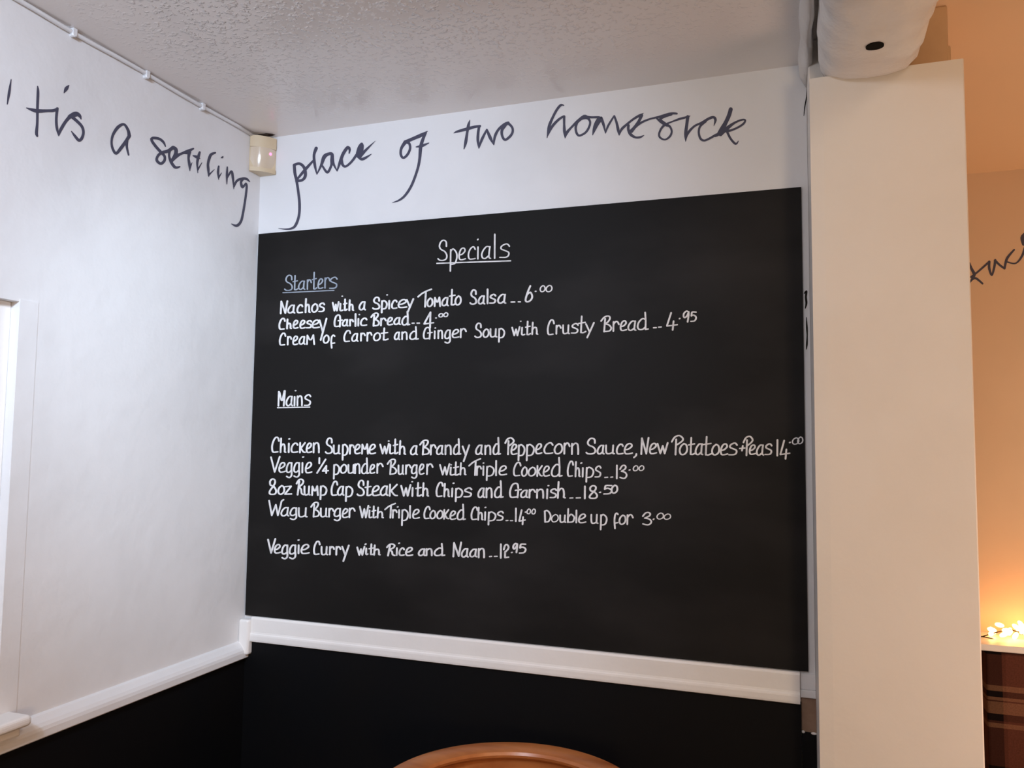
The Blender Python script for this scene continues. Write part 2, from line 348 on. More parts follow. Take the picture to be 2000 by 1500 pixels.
brush('wall_word', T1, ['145,235,12 120,400,36 95,555,14', '490,325,16 495,400,36 488,600,36 485,800,34 475,930,40 485,970,28',
    '345,605,12 420,630,40 490,645,50 620,642,38 700,638,40 750,612,30', '745,615,40 733,750,36 740,860,36 765,965,18', '765,965,18 790,890,42 860,775,42 930,705,52 990,677,50 1038,708,42 1055,748,16',
    '930,718,40 1000,775,40 1068,850,38 1086,930,36 1062,1005,40 1025,1025,38 975,970,34 930,910,12', '897,312,14 865,352,50 835,407,14', '900,715,40 970,690,70 1010,690,50'], 0, .0008, "dark handwritten word 'tis, leftmost on the left wall")
brush('wall_word', T2, ['328,285,44 312,210,36 262,143,30 190,178,40 130,270,34 112,360,28 126,440,32 168,497,34 232,425,42 290,345,40 328,285,44', '300,340,36 299,420,30 320,515,22'], 0, .0008, "dark handwritten single letter a on the left wall between two words")
brush('wall_word', T2, ['770,412,14 745,360,30 690,318,32 612,310,34 602,340,34 650,410,36 710,478,36 758,530,32 757,585,34 715,622,34 668,590,34 668,545,32 715,492,36 800,468,40 862,425,44',
    '862,425,44 897,450,46 893,510,46 848,588,40', '820,470,34 815,530,28 840,605,36 890,668,34 945,660,18', '845,600,24 900,535,44 965,500,30 1040,472,40 1110,440,22',
    '900,535,30 970,500,16 1030,495,26', '1062,480,46 1052,560,30 1064,640,34 1068,712,8', '1068,680,22 1095,610,8', '1187,485,28 1172,540,36 1158,620,28 1165,737,8', '1108,525,16 1155,543,38 1190,560,12', '1165,695,24 1215,610,8',
    '1378,490,22 1322,518,36 1290,620,32 1294,700,32 1298,778,12', '1298,762,24 1366,695,8', '1420,655,22 1412,730,30 1420,817,8', '1420,790,22 1455,735,8', '1450,550,12 1465,545,26 1473,533,10',
    '1525,665,18 1520,760,28 1520,872,10', '1520,800,20 1574,718,28 1594,800,30 1605,932,8', '1605,905,22 1640,835,30 1700,806,30 1760,810,32 1800,846,10',
    '1712,815,34 1692,850,30 1710,908,34 1752,862,20', '1752,862,20 1762,900,28 1746,1050,28 1716,1230,30 1690,1330,32 1640,1380,34 1575,1358,8'], 0, .0008, "dark handwritten word settling, ending by the corner sensor on the left wall")
brush('wall_word', T3, ['592,640,38 600,740,38 620,830,34 640,960,32 655,1100,34 650,1250,32 610,1370,34 560,1413,26 480,1422,16 400,1412,6',
    '588,640,30 650,622,34 702,655,36 727,720,38 722,785,38 685,825,32 620,832,38', '625,815,26 730,690,36 830,580,24', '860,435,42 833,520,34 843,640,34 868,752,12',
    '868,752,12 920,645,32 958,540,48 1010,505,38 1052,508,40 1052,580,44 1042,650,30 995,728,32 935,650,24', '1055,515,40 1070,620,30 1115,712,14', '1115,712,14 1148,612,36 1190,500,40 1245,424,38 1268,450,30 1262,495,16',
    '1165,560,38 1182,635,34 1220,657,28 1290,600,30 1352,515,32', '1352,525,30 1382,432,40 1415,384,38 1424,405,36 1410,470,46 1375,535,44', '1395,535,40 1470,452,30 1582,345,4', '1370,535,30 1412,568,34 1460,552,32 1532,506,8'], 1, -.0008, "dark handwritten word place, right of the corner sensor")
brush('wall_word', T4, ['345,515,50 292,600,36 286,680,34 318,722,32 370,682,34 405,605,32 395,535,34 345,515,40', '345,515,46 450,470,44 560,422,46 632,376,10', '612,400,26 577,470,40 545,580,46 530,740,38 500,880,34 430,1070,34 350,1200,32 270,1270,26 175,1305,6',
    '485,580,14 550,568,38 600,550,30 652,528,10'], 1, -.0008, "dark handwritten word of, with a long tail above the chalkboard")
brush('wall_word', T4, ['975,400,8 1020,380,30 1150,345,42 1240,320,36 1318,308,30', '1184,232,10 1166,300,40 1150,390,34 1130,520,40 1108,606,12', '1306,312,34 1292,400,36 1289,500,36 1302,595,14', '1302,595,16 1340,485,36 1405,355,24', '1405,355,26 1450,460,42 1497,553,12', '1495,545,20 1512,440,36 1560,350,34 1640,290,50 1685,265,36',
    '1680,268,36 1732,320,32 1742,380,32 1710,440,34 1642,487,32 1604,430,34 1604,360,38 1640,300,46'], 1, -.0008, "dark handwritten word two, on the wall above the chalkboard")
brush('wall_word', T5, ['512,217,14 465,208,38 400,280,42 330,410,42 270,560,48 238,742,14', '245,705,26 320,560,44 420,450,40 508,392,34', '515,395,42 515,520,38 520,640,48 530,748,10', '530,748,12 560,660,46 640,565,36 740,470,50 838,388,40 880,402,50',
    '725,490,46 703,580,40 720,670,40 765,707,36 860,660,36 920,570,38 937,480,36 890,420,46 800,430,46 725,490,46', '880,405,50 960,410,36 1080,410,40 1120,430,40', '1085,425,60 1030,510,50 1000,600,42 980,697,14', '990,670,22 1060,530,36 1110,450,50', '1118,420,50 1160,540,42 1187,668,12',
    '1187,668,16 1230,550,36 1330,385,26', '1332,388,32 1370,500,40 1395,620,46 1410,702,12', '1410,700,16 1450,605,42 1540,520,38 1640,440,36 1740,380,40 1807,342,8', '1775,378,54 1732,470,46 1655,575,44 1590,640,46', '1562,540,44 1560,610,44 1600,690,50 1680,737,36 1760,730,34 1815,700,8',
    '1615,640,46 1680,560,42 1780,490,36 1900,440,30 2000,415,32 2067,400,38 2217,355,40 2300,345,36 2350,350,30',
    '2260,362,40 2150,392,50 2082,440,46 2135,515,46', '2020,430,20 2085,470,58 2165,525,56 2235,560,38 2266,640,34 2236,720,36 2157,772,28 2078,740,34 2060,680,34 2097,590,36 2150,532,40',
    '2160,525,36 2267,482,26 2387,438,36 2487,412,34 2562,388,16', '2527,400,56 2512,520,50 2492,680,50 2492,802,10', '2492,795,14 2522,680,42 2627,560,36 2747,500,36 2867,432,44 2945,408,42 2978,450,44 2952,548,8',
    '2820,470,44 2727,560,38 2707,660,36 2735,755,40 2797,787,34 2897,745,36 2997,690,40 3065,690,56', '3227,278,66 3197,380,66 3147,490,66 3087,600,80 3017,690,50 2967,720,26', '3067,695,40 3167,590,60 3287,500,38 3407,450,30 3462,456,30 3437,510,34 3347,572,34 3227,622,36 3157,630,56', '3165,640,40 3227,760,38 3307,842,36 3352,795,12'],
    1, -.0008, "dark handwritten word homesick, rightmost above the chalkboard")
brush('wall_word', T7, ['240,1205,10 268,1160,18 300,1140,20 330,1155,20 370,1190,18', '250,1000,16 268,1050,24 295,1110,28 268,1150,10', '265,1130,18 330,1080,18 432,990,20', '432,990,24 432,1050,24 455,1112,18 478,1040,22 487,975,22', '485,980,24 530,1022,20 572,1052,20', '572,1052,20 595,960,24 660,880,16',
    '590,990,14 670,1005,14 725,950,20 760,860,24 800,700,24', '760,735,30 735,770,36 745,830,28', '800,690,22 790,850,22 830,960,18'], 1, FY-.0008, "dark cursive word half hidden behind the white post on the far wall")

bm = new(); put = lambda x, y, d: at(x, y, 1, -.0003-d)
for st in ('1571,573,2 1575,569,4 1574,580,4 1575,592,4 1573,602,2', '1575,620,1.5 1576,640,3.5 1576.5,655,2.5 1576,672,3.5 1575,682,1.5', '1578,150,1.6 1576.5,170,2.4 1575,190,2 1572,208,2.2 1570,226,1.2'):
    ribbon(bm, [tuple(float(k) for k in q.split(',')) for q in st.split()], put, 2.0)
struct(done('trim_14', bm, M_BLACKHOLE), 'dark cracks and paint chips in the wall beside the post', 'cracks')
# ------------------------------------------------------------------ chalkboard and its writing
BT = .006
tl, br = at(505, 457, 1, -BT), at(1579, 1312, 1, -BT); trc, blc = at(1565, 365, 1, -BT), at(478.5, 1203, 1, -BT)
board = thing('chalkboard', (.63, -BT/2, 1.032), 'large black chalkboard with white handwritten specials menu', 'chalkboard')
bm = new()
fr = [bm.verts.new((max(p.x, .002), -BT, max(p.z, 1.0268))) for p in (tl, trc, br, blc)]
bk = [bm.verts.new((v.co.x, -.001, v.co.z)) for v in fr]
bm.faces.new(fr); bm.faces.new(bk[::-1])
for i in range(4): bm.faces.new((fr[i], fr[(i+1) % 4], bk[(i+1) % 4], bk[i]))
under(done('panel', bm, M_BOARD), board)
GL = {
 'a': '94,6 58,0 22,28 2,66 12,96 42,100 74,80/92,2 84,45 82,92 100,100',
 'b': '12,0 8,50 6,100/6,66 50,40 95,58 96,76 74,97 6,100',
 'c': '100,20 84,2 62,0 26,20 2,62 14,97 60,100 100,95',
 'C': '100,24 88,4 58,0 24,22 2,60 8,94 22,100 86,97',
 'd': '76,42 48,36 14,58 4,86 20,100 52,98 76,84/!72,0 77,50 75,98/!74,100 100,97',
 'D': '!4,6 10,100/0,10 36,0 74,14 100,42 94,70 62,97 10,100',
 'e': '12,60 52,52 92,26 84,4 58,0 24,18 2,62 12,96 50,100 100,92',
 'f': '100,8 74,0 40,12 26,50 36,100/!34,66 100,62',
 'g': '88,6 52,0 18,18 2,48 16,64 52,63 84,50/88,2 84,40 88,66 82,88 46,100 4,92',
 'h': '!16,0 10,50 6,100/8,62 44,41 74,46 84,74 82,98 100,100',
 'l': '!55,0 45,100', 'i': '!60,0 40,100',
 'L': '16,0 6,60 10,96 40,100 100,92',
 'k': '!10,0 5,100/!95,0 18,58/22,56 66,94 100,98',
 'm': '!4,100 10,4/10,4 42,52 58,52 88,0/!88,0 100,100',
 'M': '!4,100 10,6/10,6 18,8 46,64 58,64 88,0/!95,0 78,100',
 'n': '!8,4 6,100/8,26 48,0 80,8 90,50 90,100',
 'N': '!4,100 12,3 66,97 94,0',
 'o': '58,0 20,22 0,62 16,96 52,100 88,80 100,46 86,10 54,0',
 'p': '!16,4 10,100/14,12 48,0 92,16 100,38 80,62 50,69 12,70',
 'r': '!10,4 6,100/10,28 46,0 78,4 100,30',
 's': '100,16 80,0 52,2 18,18 16,36 52,48 92,62 90,86 62,99 0,100',
 'S': '94,30 90,8 60,0 30,10 16,30 32,45 74,56 98,74 92,92 58,100 18,99 0,92',
 't': '!44,0 38,52 34,98/34,97 60,100 100,92/!0,43 94,36',
 'T': '!0,43 30,24 62,11 100,0/!58,18 52,100',
 'u': '5,0 4,55 12,96 44,100 82,84/86,0 82,55 82,96 100,100',
 'v': '!0,4 42,100 100,0', 'w': '!0,8 28,98 52,28 70,98 100,0',
 'W': '0,6 18,98/!18,98 46,32 60,98/60,98 78,40 86,10 100,0',
 'y': '!0,8 46,62/!100,0 52,58 16,100', 'z': '!4,6 94,0 0,98 100,95',
 'P': '0,32 26,8 66,0 96,14 94,26 66,40 38,50/!38,20 32,100',
 'B': '0,32 28,10 60,0 84,4 86,20 64,40 40,50 76,57 100,76 84,95 28,100/!40,18 30,100',
 'R': '0,28 34,4 70,0 96,12 84,30 40,50 64,66 72,92 100,100/!38,14 14,100',
 'G': '74,34 68,6 46,0 20,14 2,56 4,90 18,100 66,96/!48,50 100,44/!74,50 68,100',
 '8': '60,44 20,40 12,16 44,0 78,6 82,26 58,46 10,78 8,96 44,100 86,96 98,74 60,44',
 '6': '72,0 34,38 2,84 10,98 40,100 84,86 100,64 74,40 44,46 22,56',
 '4': '!68,2 4,76 100,68/!68,2 64,100', 'Q': '!44,2 6,78 100,70/!66,50 58,100',
 '9': '92,12 58,0 14,20 4,46 20,62 60,48 92,10/!92,8 92,40 74,100',
 '5': '100,4 40,2 22,6 12,42/12,42 50,34 94,50 96,72 66,94 0,98',
 '3': '0,30 30,6 62,0 86,10 76,28 22,46/22,46 76,54 100,74 86,92 54,100 0,92',
 '2': '0,36 26,6 66,0 98,16 86,34 26,56/!26,54 24,97 100,93',
 '+': '!0,55 100,45/!60,0 45,100', '/': '!100,0 0,100', ',': '80,0 74,40 0,100', '-': '!0,70 100,30', '.': '!0,80 100,20', 'o2': '',
}
def nib_pen(bm, text, put, wpx):
    """text: 'ox oy scale: glyph x0 x1 y0 y1; ...' chunks joined by newlines; boxes are where each letter stands in its sketch"""
    for chunk in text.strip().split('\n'):
        head, body = chunk.split(':'); ox, oy, sc = (float(k) for k in head.split())
        for it in body.split(';'):
            it = it.split()
            if not it: continue
            g, (x0, x1, y0, y1) = it[0], [float(k) for k in it[1:5]]
            wp = wpx*.88
            if g == 'o' and (y1-y0)/sc < 17: wp *= .74
            m = wp*sc*.5*.85
            if g in 'li': x0, x1 = x0+m*.8, x1-m*.8
            else: x0, x1 = x0+m*.85, x1-m*.85
            y0, y1 = y0+m*.7, y1-m*.7
            if x1 < x0: x0 = x1 = (x0+x1)/2
            if y1 < y0: y0 = y1 = (y0+y1)/2
            if g == '.': c = (x0+x1)/2; x0, x1 = min(x0, c-.5*sc), max(x1, c+.5*sc)
            for s in GL[g].split('/') if g != '/' else ['!100,0 0,100']:
                st = s.startswith('!')
                pts = [[float(k) for k in q.split(',')] for q in s.lstrip('!').split()]
                ribbon(bm, [(ox+(x0+(x1-x0)*a/100)/sc, oy+(y0+(y1-y0)*b/100)/sc, wp) for a, b in pts], put, 1.5, st, .30)
chalk_put = lambda x, y, d: at(x, y, 1, -BT-.0003-d)
def writing(name, label, text, price=None, w=4.2, m=None, line=None):
    bm = new(); nib_pen(bm, text, chalk_put, w)
    o = under(done(name, bm, m or M_CHALK), board); o['label'] = label
    if price:
        bm = new(); nib_pen(bm, price, chalk_put, w)
        p = done('price', bm, m or M_CHALK); p.parent = o; p.matrix_parent_inverse = Matrix.Translation(-Vector(board.location)); p.matrix_parent_inverse = Matrix.Identity(4)
    if line:
        ox, oy, sc, x0, y0, x1, y1, wl = line; bm = new()
        ribbon(bm, [(ox+x0/sc, oy+y0/sc, wl), (ox+x1/sc, oy+y1/sc, wl)], chalk_put, 2, True)
        p = done('underline', bm, m or M_CHALK); p.parent = o
    return o
A, B_, Cc, D, Ee = '535 560 10.526', '715 560 10.526', '895 550 10', '1050 595 12.5', '1200 595 11.765'
G, Hh, I, J, K, L = '515 845 11.111', '685 845 11.111', '855 845 11.111', '1025 845 11.111', '1195 845 10.526', '1375 845 9.756'
Mm, Nn, O, P, Q = '515 930 11.111', '685 930 11.111', '855 930 11.111', '1025 930 10.526', '1140 985 11.111'
R_, S_, T_ = '515 1045 11.111', '685 1045 10.526', '865 1045 11.111'
writing('menu_heading', 'white chalk heading Specials at the top', '840 455 11.765: S 170 400 155 640; p 435 628 355 885; e 650 825 335 625; c 865 1050 310 610; i 1078 1120 315 605; . 1080 1115 130 170; a 1170 1405 300 595; l 1455 1515 20 590; s 1585 1835 245 572',
    w=3.5, line=(840, 455, 11.765, 155, 698, 1850, 640, 2.5))
writing('menu_heading', 'faded grey chalk heading Starters', '540 525 14.286: S 215 455 165 615; t 445 610 180 600; a 600 805 330 585; r 840 985 290 580; t 985 1135 90 580; e 1145 1310 265 560; r 1330 1505 235 545; s 1465 1705 225 555',
    w=3.3, m=M_CHALKG, line=(540, 525, 14.286, 180, 668, 1605, 602, 1.9))
writing('menu_heading', 'white chalk heading Mains', '530 755 20: M 240 570 150 770; a 555 850 360 765; i 865 945 380 760; . 905 985 145 180; n 980 1240 345 760; s 1265 1555 300 755', w=3.9, line=(530, 755, 20, 240, 825, 1500, 803, 2.3))
writing('menu_line', 'chalk line Nachos with a Spicey Tomato Salsa', A+': N 120 300 285 560; a 275 440 370 550; c 465 600 360 545; h 630 755 240 535; o 765 912 340 530; s 910 1050 325 520; w 1195 1345 305 505; . 1385 1425 185 205; L 1345 1430 340 505; t 1420 1515 250 495; h 1530 1650 265 495; a 1740 1892 300 485\n'
    + B_+': S 125 290 205 470; p 295 442 275 540; . 415 450 155 180; i 453 497 280 460; c 515 645 265 455; e 650 850 255 440; y 825 985 240 525; T 1055 1358 40 422; o 1245 1380 225 415; m 1390 1535 210 410; a 1545 1702 215 400; t 1700 1850 50 385; o 1820 1962 180 382\n'
    + Cc+': S 220 365 150 450; a 380 528 270 445; l 553 592 140 435; s 600 742 240 430; a 760 940 240 430', Cc+': - 1018 1118 385 412; - 1158 1228 383 407; 6 1300 1458 75 405; . 1492 1532 178 202; o 1590 1705 70 205; o 1705 1840 65 205')
writing('menu_line', 'chalk line Cheesey Garlic Bread', A+': C 95 240 640 885; h 250 372 660 870; e 385 507 680 865; e 525 652 680 865; s 655 785 685 855; e 775 947 675 855; y 925 1095 645 1105; G 1230 1420 570 830; a 1395 1532 665 815; r 1545 1642 665 810; l 1655 1700 550 820; i 1713 1757 650 810; . 1740 1772 565 582; c 1770 1920 635 805\n'
    + B_+': B 90 280 530 815; r 285 420 640 805; e 425 557 620 795; a 560 715 625 785; d 720 910 500 795', B_+': - 932 1002 737 762; - 1033 1112 735 762; 4 1170 1402 510 855; . 1418 1457 630 655; o 1485 1590 540 632; o 1585 1692 525 625')
writing('menu_line', 'chalk line Cream of Carrot and Ginger Soup with Crusty Bread', A+': C 105 250 945 1210; r 265 370 1015 1200; e 380 502 1005 1200; a 505 650 1015 1190; m 660 842 985 1190; o 1005 1142 985 1167; f 1140 1262 985 1265; C 1430 1582 890 1137; a 1590 1740 955 1130; r 1770 1885 945 1120\n'
    + B_+': r 5 128 930 1122; o 145 302 935 1115; t 300 465 845 1105; a 570 702 925 1095; n 720 862 920 1090; d 880 1085 815 1090; G 1170 1372 825 1080; i 1388 1432 905 1072; . 1405 1442 838 862; n 1465 1588 885 1070; g 1605 1755 880 1170; e 1760 1922 870 1055\n'
    + Cc+': r 28 165 910 1100; S 315 462 800 1100; o 475 607 915 1095; u 612 765 915 1090; p 770 912 905 1185; w 1040 1212 875 1065; . 1203 1238 763 787; L 1225 1312 890 1052; t 1303 1420 770 1047; h 1425 1565 790 1037\n'
    + D+': C 230 415 360 745; r 435 582 495 725; u 600 792 490 720; s 810 1002 450 705; t 985 1190 275 700; y 1165 1390 430 815; B 1535 1812 265 670; r 1825 2000 400 655\n'
    + Ee+': e 125 292 360 605; a 300 508 365 600; d 510 792 170 582', Ee+': - 883 977 513 547; - 1000 1092 498 532; Q 1175 1462 170 592; . 1478 1520 303 338; 9 1568 1732 135 405; 5 1740 1892 150 400', w=3.9)
writing('menu_line', 'chalk line Chicken Supreme with Brandy and Peppecorn Sauce', G+': C 165 345 90 437; h 345 492 115 437; i 522 567 225 437; . 532 580 123 152; c 585 750 215 437; k 765 917 210 442; e 915 1055 215 442; n 1060 1225 210 442; S 1330 1502 105 460; u 1500 1668 265 467; p 1685 1837 245 600; r 1850 1975 255 467\n'
    + Hh+': e 75 217 245 467; m 225 387 240 467; e 390 552 245 467; w 625 842 230 467; . 803 847 173 193; L 832 937 255 467; t 910 1037 135 467; h 1040 1203 170 480; a 1285 1457 275 487; B 1490 1715 150 487; r 1715 1860 255 487; a 1850 2015 270 482\n'
    + I+': n 143 312 260 482; d 325 512 130 482; y 525 697 260 630; a 810 982 260 482; n 1008 1168 265 482; d 1185 1372 100 482; P 1450 1668 100 482; e 1580 1730 240 482; p 1722 1898 250 612\n'
    + J+': p 10 212 245 612; e 225 382 230 467; c 405 620 210 462; o 630 827 230 467; r 835 987 215 467; n 998 1188 220 477; S 1320 1547 110 472; a 1560 1732 265 472; u 1740 1960 265 467\n'
    + K+': c 85 242 225 447; e 245 437 215 447; , 440 530 430 522; N 585 778 95 452; e 765 932 210 442; w 925 1162 200 442; P 1220 1482 50 462; o 1380 1562 215 462; t 1560 1722 95 462; a 1705 1880 220 462\n'
    + L+': t -35 157 70 437; o 140 302 215 432; e 305 462 205 432; s 460 642 190 432; + 665 792 243 352; P 740 942 60 442; e 855 992 225 422; a 990 1147 225 437; s 1150 1302 205 427', L+': l 1368 1427 130 447; Q 1430 1647 135 507; . 1617 1657 173 203; o 1675 1815 90 227; o 1775 1892 75 217', w=4.1)
writing('menu_line', 'chalk line Veggie quarter pounder Burger with Triple Cooked Chips', G+': v 145 362 510 862; e 320 482 640 867; g 480 637 640 987; g 640 802 640 977; i 818 862 645 877; . 833 882 513 543; e 895 1057 635 882; l 1183 1232 540 677; / 1145 1357 570 887; 4 1258 1417 705 887; p 1495 1652 680 1010; o 1655 1812 680 887; u 1818 1985 690 890\n'
    + Hh+': n 75 217 665 892; d 220 407 545 897; e 405 532 680 892; r 553 712 660 887; B 785 1003 565 912; u 1018 1162 700 912; r 1178 1315 690 907; g 1305 1462 690 1000; e 1475 1602 670 912; r 1633 1792 670 912\n'
    + I+': w 35 267 670 927; . 272 308 687 708; L 257 372 745 932; t 330 472 630 932; h 470 622 650 922; T 665 942 555 932; r 830 957 715 932; i 966 1012 720 932; . 973 1012 648 673; p 1030 1232 715 1042; l 1240 1292 600 937; e 1320 1507 710 927; C 1635 1812 635 947; o 1810 1950 735 952\n'
    + J+': o 65 247 740 947; k 250 392 710 952; e 390 547 715 952; d 560 822 535 957; C 915 1062 610 957; h 1080 1212 625 962; . 1203 1250 643 677; i 1233 1282 755 967; p 1303 1502 740 1077; s 1510 1662 715 972', J+': - 1722 1812 953 987; - 1852 1922 948 982\n' + K+': l 78 127 665 952; 3 155 317 660 952; . 343 387 753 782; o 430 547 670 792; o 550 667 670 787', w=3.9)
writing('menu_line', 'chalk line 8oz Rump Cap Steak with Chips and Garnish', Mm+': 8 105 287 50 407; o 300 462 195 402; z 445 622 205 407; R 700 882 55 412; u 865 1018 210 417; m 1030 1192 205 422; p 1203 1377 200 512; C 1455 1612 100 427; a 1590 1752 210 422; p 1753 1942 210 552\n'
    + Nn+': S 130 302 80 432; t 300 462 100 432; e 455 637 200 432; a 630 817 205 427; k 822 1027 170 437; w 1080 1312 180 442; . 1313 1357 108 133; i 1312 1368 245 442; t 1395 1547 135 442; h 1545 1702 140 442; C 1845 2012 125 452\n'
    + O+': h 120 267 155 452; i 283 342 255 452; . 318 367 138 168; p 358 547 250 557; s 555 747 245 457; a 860 1027 250 472; n 1033 1198 245 472; d 1215 1432 95 472; G 1550 1825 145 472; a 1785 1962 295 472\n'
    + P+': r 73 227 265 452; n 228 407 260 457; i 433 487 260 467; . 463 507 183 208; s 505 662 250 452; h 655 845 110 457', P+': - 913 1002 433 463; - 1043 1157 430 462; l 1207 1262 200 467; 8 1310 1502 185 467; . 1523 1572 318 348; 5 1610 1802 175 382; o 1770 1917 175 357')
writing('menu_line', 'chalk line Wagu Burger With Triple Cooked Chips', Mm+': W 105 447 500 867; a 365 557 670 872; g 560 742 675 952; u 740 957 680 892; B 1015 1217 555 892; u 1220 1392 690 892; r 1398 1527 690 892; g 1515 1692 690 977; e 1695 1842 695 907; r 1838 1992 685 902\n'
    + Nn+': w 185 397 630 912; . 393 437 663 688; L 385 472 735 912; t 450 562 645 912; h 560 722 670 912; T 730 982 580 912; r 893 1012 720 912; . 998 1042 653 683; i 1025 1073 725 912; p 1083 1257 715 1075; l 1263 1312 635 917; e 1335 1502 710 927; C 1580 1732 650 932; o 1710 1852 735 932; o 1860 2010 735 932\n'
    + O+': k 118 252 720 937; e 255 402 745 947; d 405 612 605 952; C 715 872 660 952; h 858 992 670 957; . 1013 1057 663 693; i 1003 1052 770 962; p 1068 1267 765 1062; s 1270 1432 755 967', O+': - 1467 1537 948 978; - 1563 1637 953 978; l 1668 1722 690 987; Q 1745 1912 720 1057; . 1885 1930 765 792\n'
    + P+': o 35 127 665 782; o 135 227 665 787\n', w=3.9)
writing('menu_line', 'chalk note Double up for, after the Wagu Burger price', P+': D 393 542 695 952; o 540 697 780 947; u 708 855 795 957; b 863 1032 665 957; l 1032 1087 695 962; e 1095 1267 770 967\n' + Q+': u 145 322 215 422; p 340 512 210 557; f 628 757 180 532; o 760 922 225 442; r 925 1082 215 442', Q+': 3 1270 1482 165 457; . 1498 1537 303 342; o 1580 1742 180 327; o 1732 1897 200 332', w=3.9)
writing('menu_line', 'chalk line Veggie Curry with Rice and Naan', R_+': v 80 267 75 397; e 220 377 195 402; g 380 547 205 527; g 545 722 205 527; i 733 782 210 407; . 733 782 93 123; e 800 1002 195 412; C 1075 1232 125 432; u 1235 1402 245 437; r 1415 1542 240 432; r 1555 1682 240 437; y 1690 1862 215 577\n'
    + S_+': w 120 297 230 422; . 283 327 170 208; L 300 365 265 412; t 363 500 180 412; h 460 617 200 417; R 730 922 175 432; i 923 972 260 422; . 973 1017 153 183; c 985 1112 255 427; e 1120 1287 245 432; a 1380 1542 275 432; n 1537 1692 270 427; d 1700 1947 170 432\n'
    + T_+': N 205 422 150 477; a 390 562 285 487; a 570 747 295 482; n 753 922 280 497', T_+': - 998 1072 448 483; - 1103 1192 448 478; l 1233 1282 190 507; 2 1308 1442 195 512; . 1473 1522 363 393; 9 1508 1637 170 387; 5 1645 1812 180 407')

# ------------------------------------------------------------------ corner movement sensor and its cable
sen = thing('movement_sensor', (.02, -.02, 2.10), 'cream corner movement sensor with glowing red light under the ceiling', 'sensor')
def wedge(z0, z1, half, front, bulge, z0b=None):
    """corner prism: back at the corner, gently curved front looking out along the diagonal"""
    dx, tx = Vector((1, -1, 0)).normalized(), Vector((1, 1, 0)).normalized()
    pl = [dx*.001, dx*(front-.004)-tx*half] + [dx*(front+bulge*math.cos(t*math.pi/2))+tx*half*t*.99 for t in [i/8-1 for i in range(17)]] + [dx*(front-.004)+tx*half]
    return [(p.x+.0005, p.y-.0005) for p in pl]
bm = new(); prism(bm, wedge(0, 0, .0315, .036, .0075), 2.1640, 2.1925); prism(bm, wedge(0, 0, .0315, .036, .0075), 2.103, 2.1130); prism(bm, wedge(0, 0, .0315, .032, .001), 2.1125, 2.1645)
under(done('housing', bm, M_CREAM), sen)
bm = new(); rg = []
for k in range(9):                                  # lens: curved both ways, its lower half leaning back
    t = k/8; z = 2.1634-.0502*t; q = wedge(0, 0, .0295, .0355-.0065*t*t-.0015*t, .0105)
    rg.append([bm.verts.new((x, y, z)) for x, y in q])
for P0, P1 in zip(rg, rg[1:]):
    for i in range(len(P0)): bm.faces.new((P0[i], P0[(i+1) % len(P0)], P1[(i+1) % len(P0)], P1[i]))
bm.faces.new(rg[0]); bm.faces.new(rg[-1][::-1])
lo = under(done('lens_cover', bm, M_LENS, smooth=True), sen); lo.data.set_sharp_from_angle(angle=.6)
bm = new(); p = at(529, 305, 1, -.0); dx, tx = Vector((1, -1, 0)).normalized(), Vector((1, 1, 0)).normalized()
bmesh.ops.create_uvsphere(bm, u_segments=12, v_segments=8, radius=.0037, matrix=Matrix.Translation(dx*.0405+tx*.0165+Vector((0, 0, 2.1505)))); lo = under(done('indicator_light', bm, M_LED, smooth=True), sen); lo['label'] = 'small glowing pink red light'
bm = new(); rg = []
for k in range(14):
    t = k*2*math.pi/14; q = Vector((.030+.030*math.cos(t)*(1+.25*math.sin(3*t)), -.026+.020*math.sin(t)*(1+.3*math.cos(2*t)), 0)); rg.append((max(q.x*.8, .002), min(q.y*.62-.004, -.002)))
prism(bm, rg, H-.0012, H+.002); struct(done('trim_10', bm, M_GAP), 'dark broken plaster gap in the ceiling above the sensor', 'gap')
cb = thing('cable', (.005, -.05, 2.194), 'thin white cable clipped along the top of the left wall', 'cable')
bm = new(); tube(bm, [(.0052+.0006*math.sin(k*2.1), -.043-k*.06, 2.1935+.0012*math.sin(k*1.3)) for k in range(60)], .0042, 8); under(done('sheath', bm, M_CABLE, smooth=True), cb)
for px, py in ((143, 62), (286, 145), (395, 207)):
    y = at(px, py, 0, .005).y; bm = new(); tube(bm, [(.0, y, 2.188), (.0095, y-.001, 2.188)], .0042, 8); tube(bm, [(.0095, y-.001, 2.188), (.0115, y-.001, 2.188)], [.0055, .004], 8)
    bm2 = bm; box(bm2, (.0003, y-.004, 2.187), (.0108, y+.004, 2.1995)); under(done('cable_clip', bm2, M_CABLE), cb)

# ------------------------------------------------------------------ wooden chair, its back just showing at the bottom of view
top = at(1072, 1453, 1, -.115); ZC = top.z; cx, R0 = top.x, .232; cy = -.115-R0
ch = thing('wooden_chair', (cx, cy, 0), 'orange brown wooden chair, curved back rail showing under the chalkboard', 'chair')
def arc_sweep(bm, a0, a1, prof, n=40, zf=None):
    rings = []
    for k in range(n+1):
        a = a0+(a1-a0)*k/n; e = 1 if not zf else zf((a-a0)/(a1-a0))
        rings.append([bm.verts.new((cx+(R0+r)*math.cos(a), cy+(R0+r)*math.sin(a), ZC+(z if z > -.02 else -.02+(z+.02)*e))) for r, z in prof])
    m = len(prof)
    for A, B in zip(rings, rings[1:]):
        for i in range(m): bm.faces.new((A[i], A[(i+1) % m], B[(i+1) % m], B[i]))
    bm.faces.new(rings[0]); bm.faces.new(rings[-1][::-1])
PI = math.pi
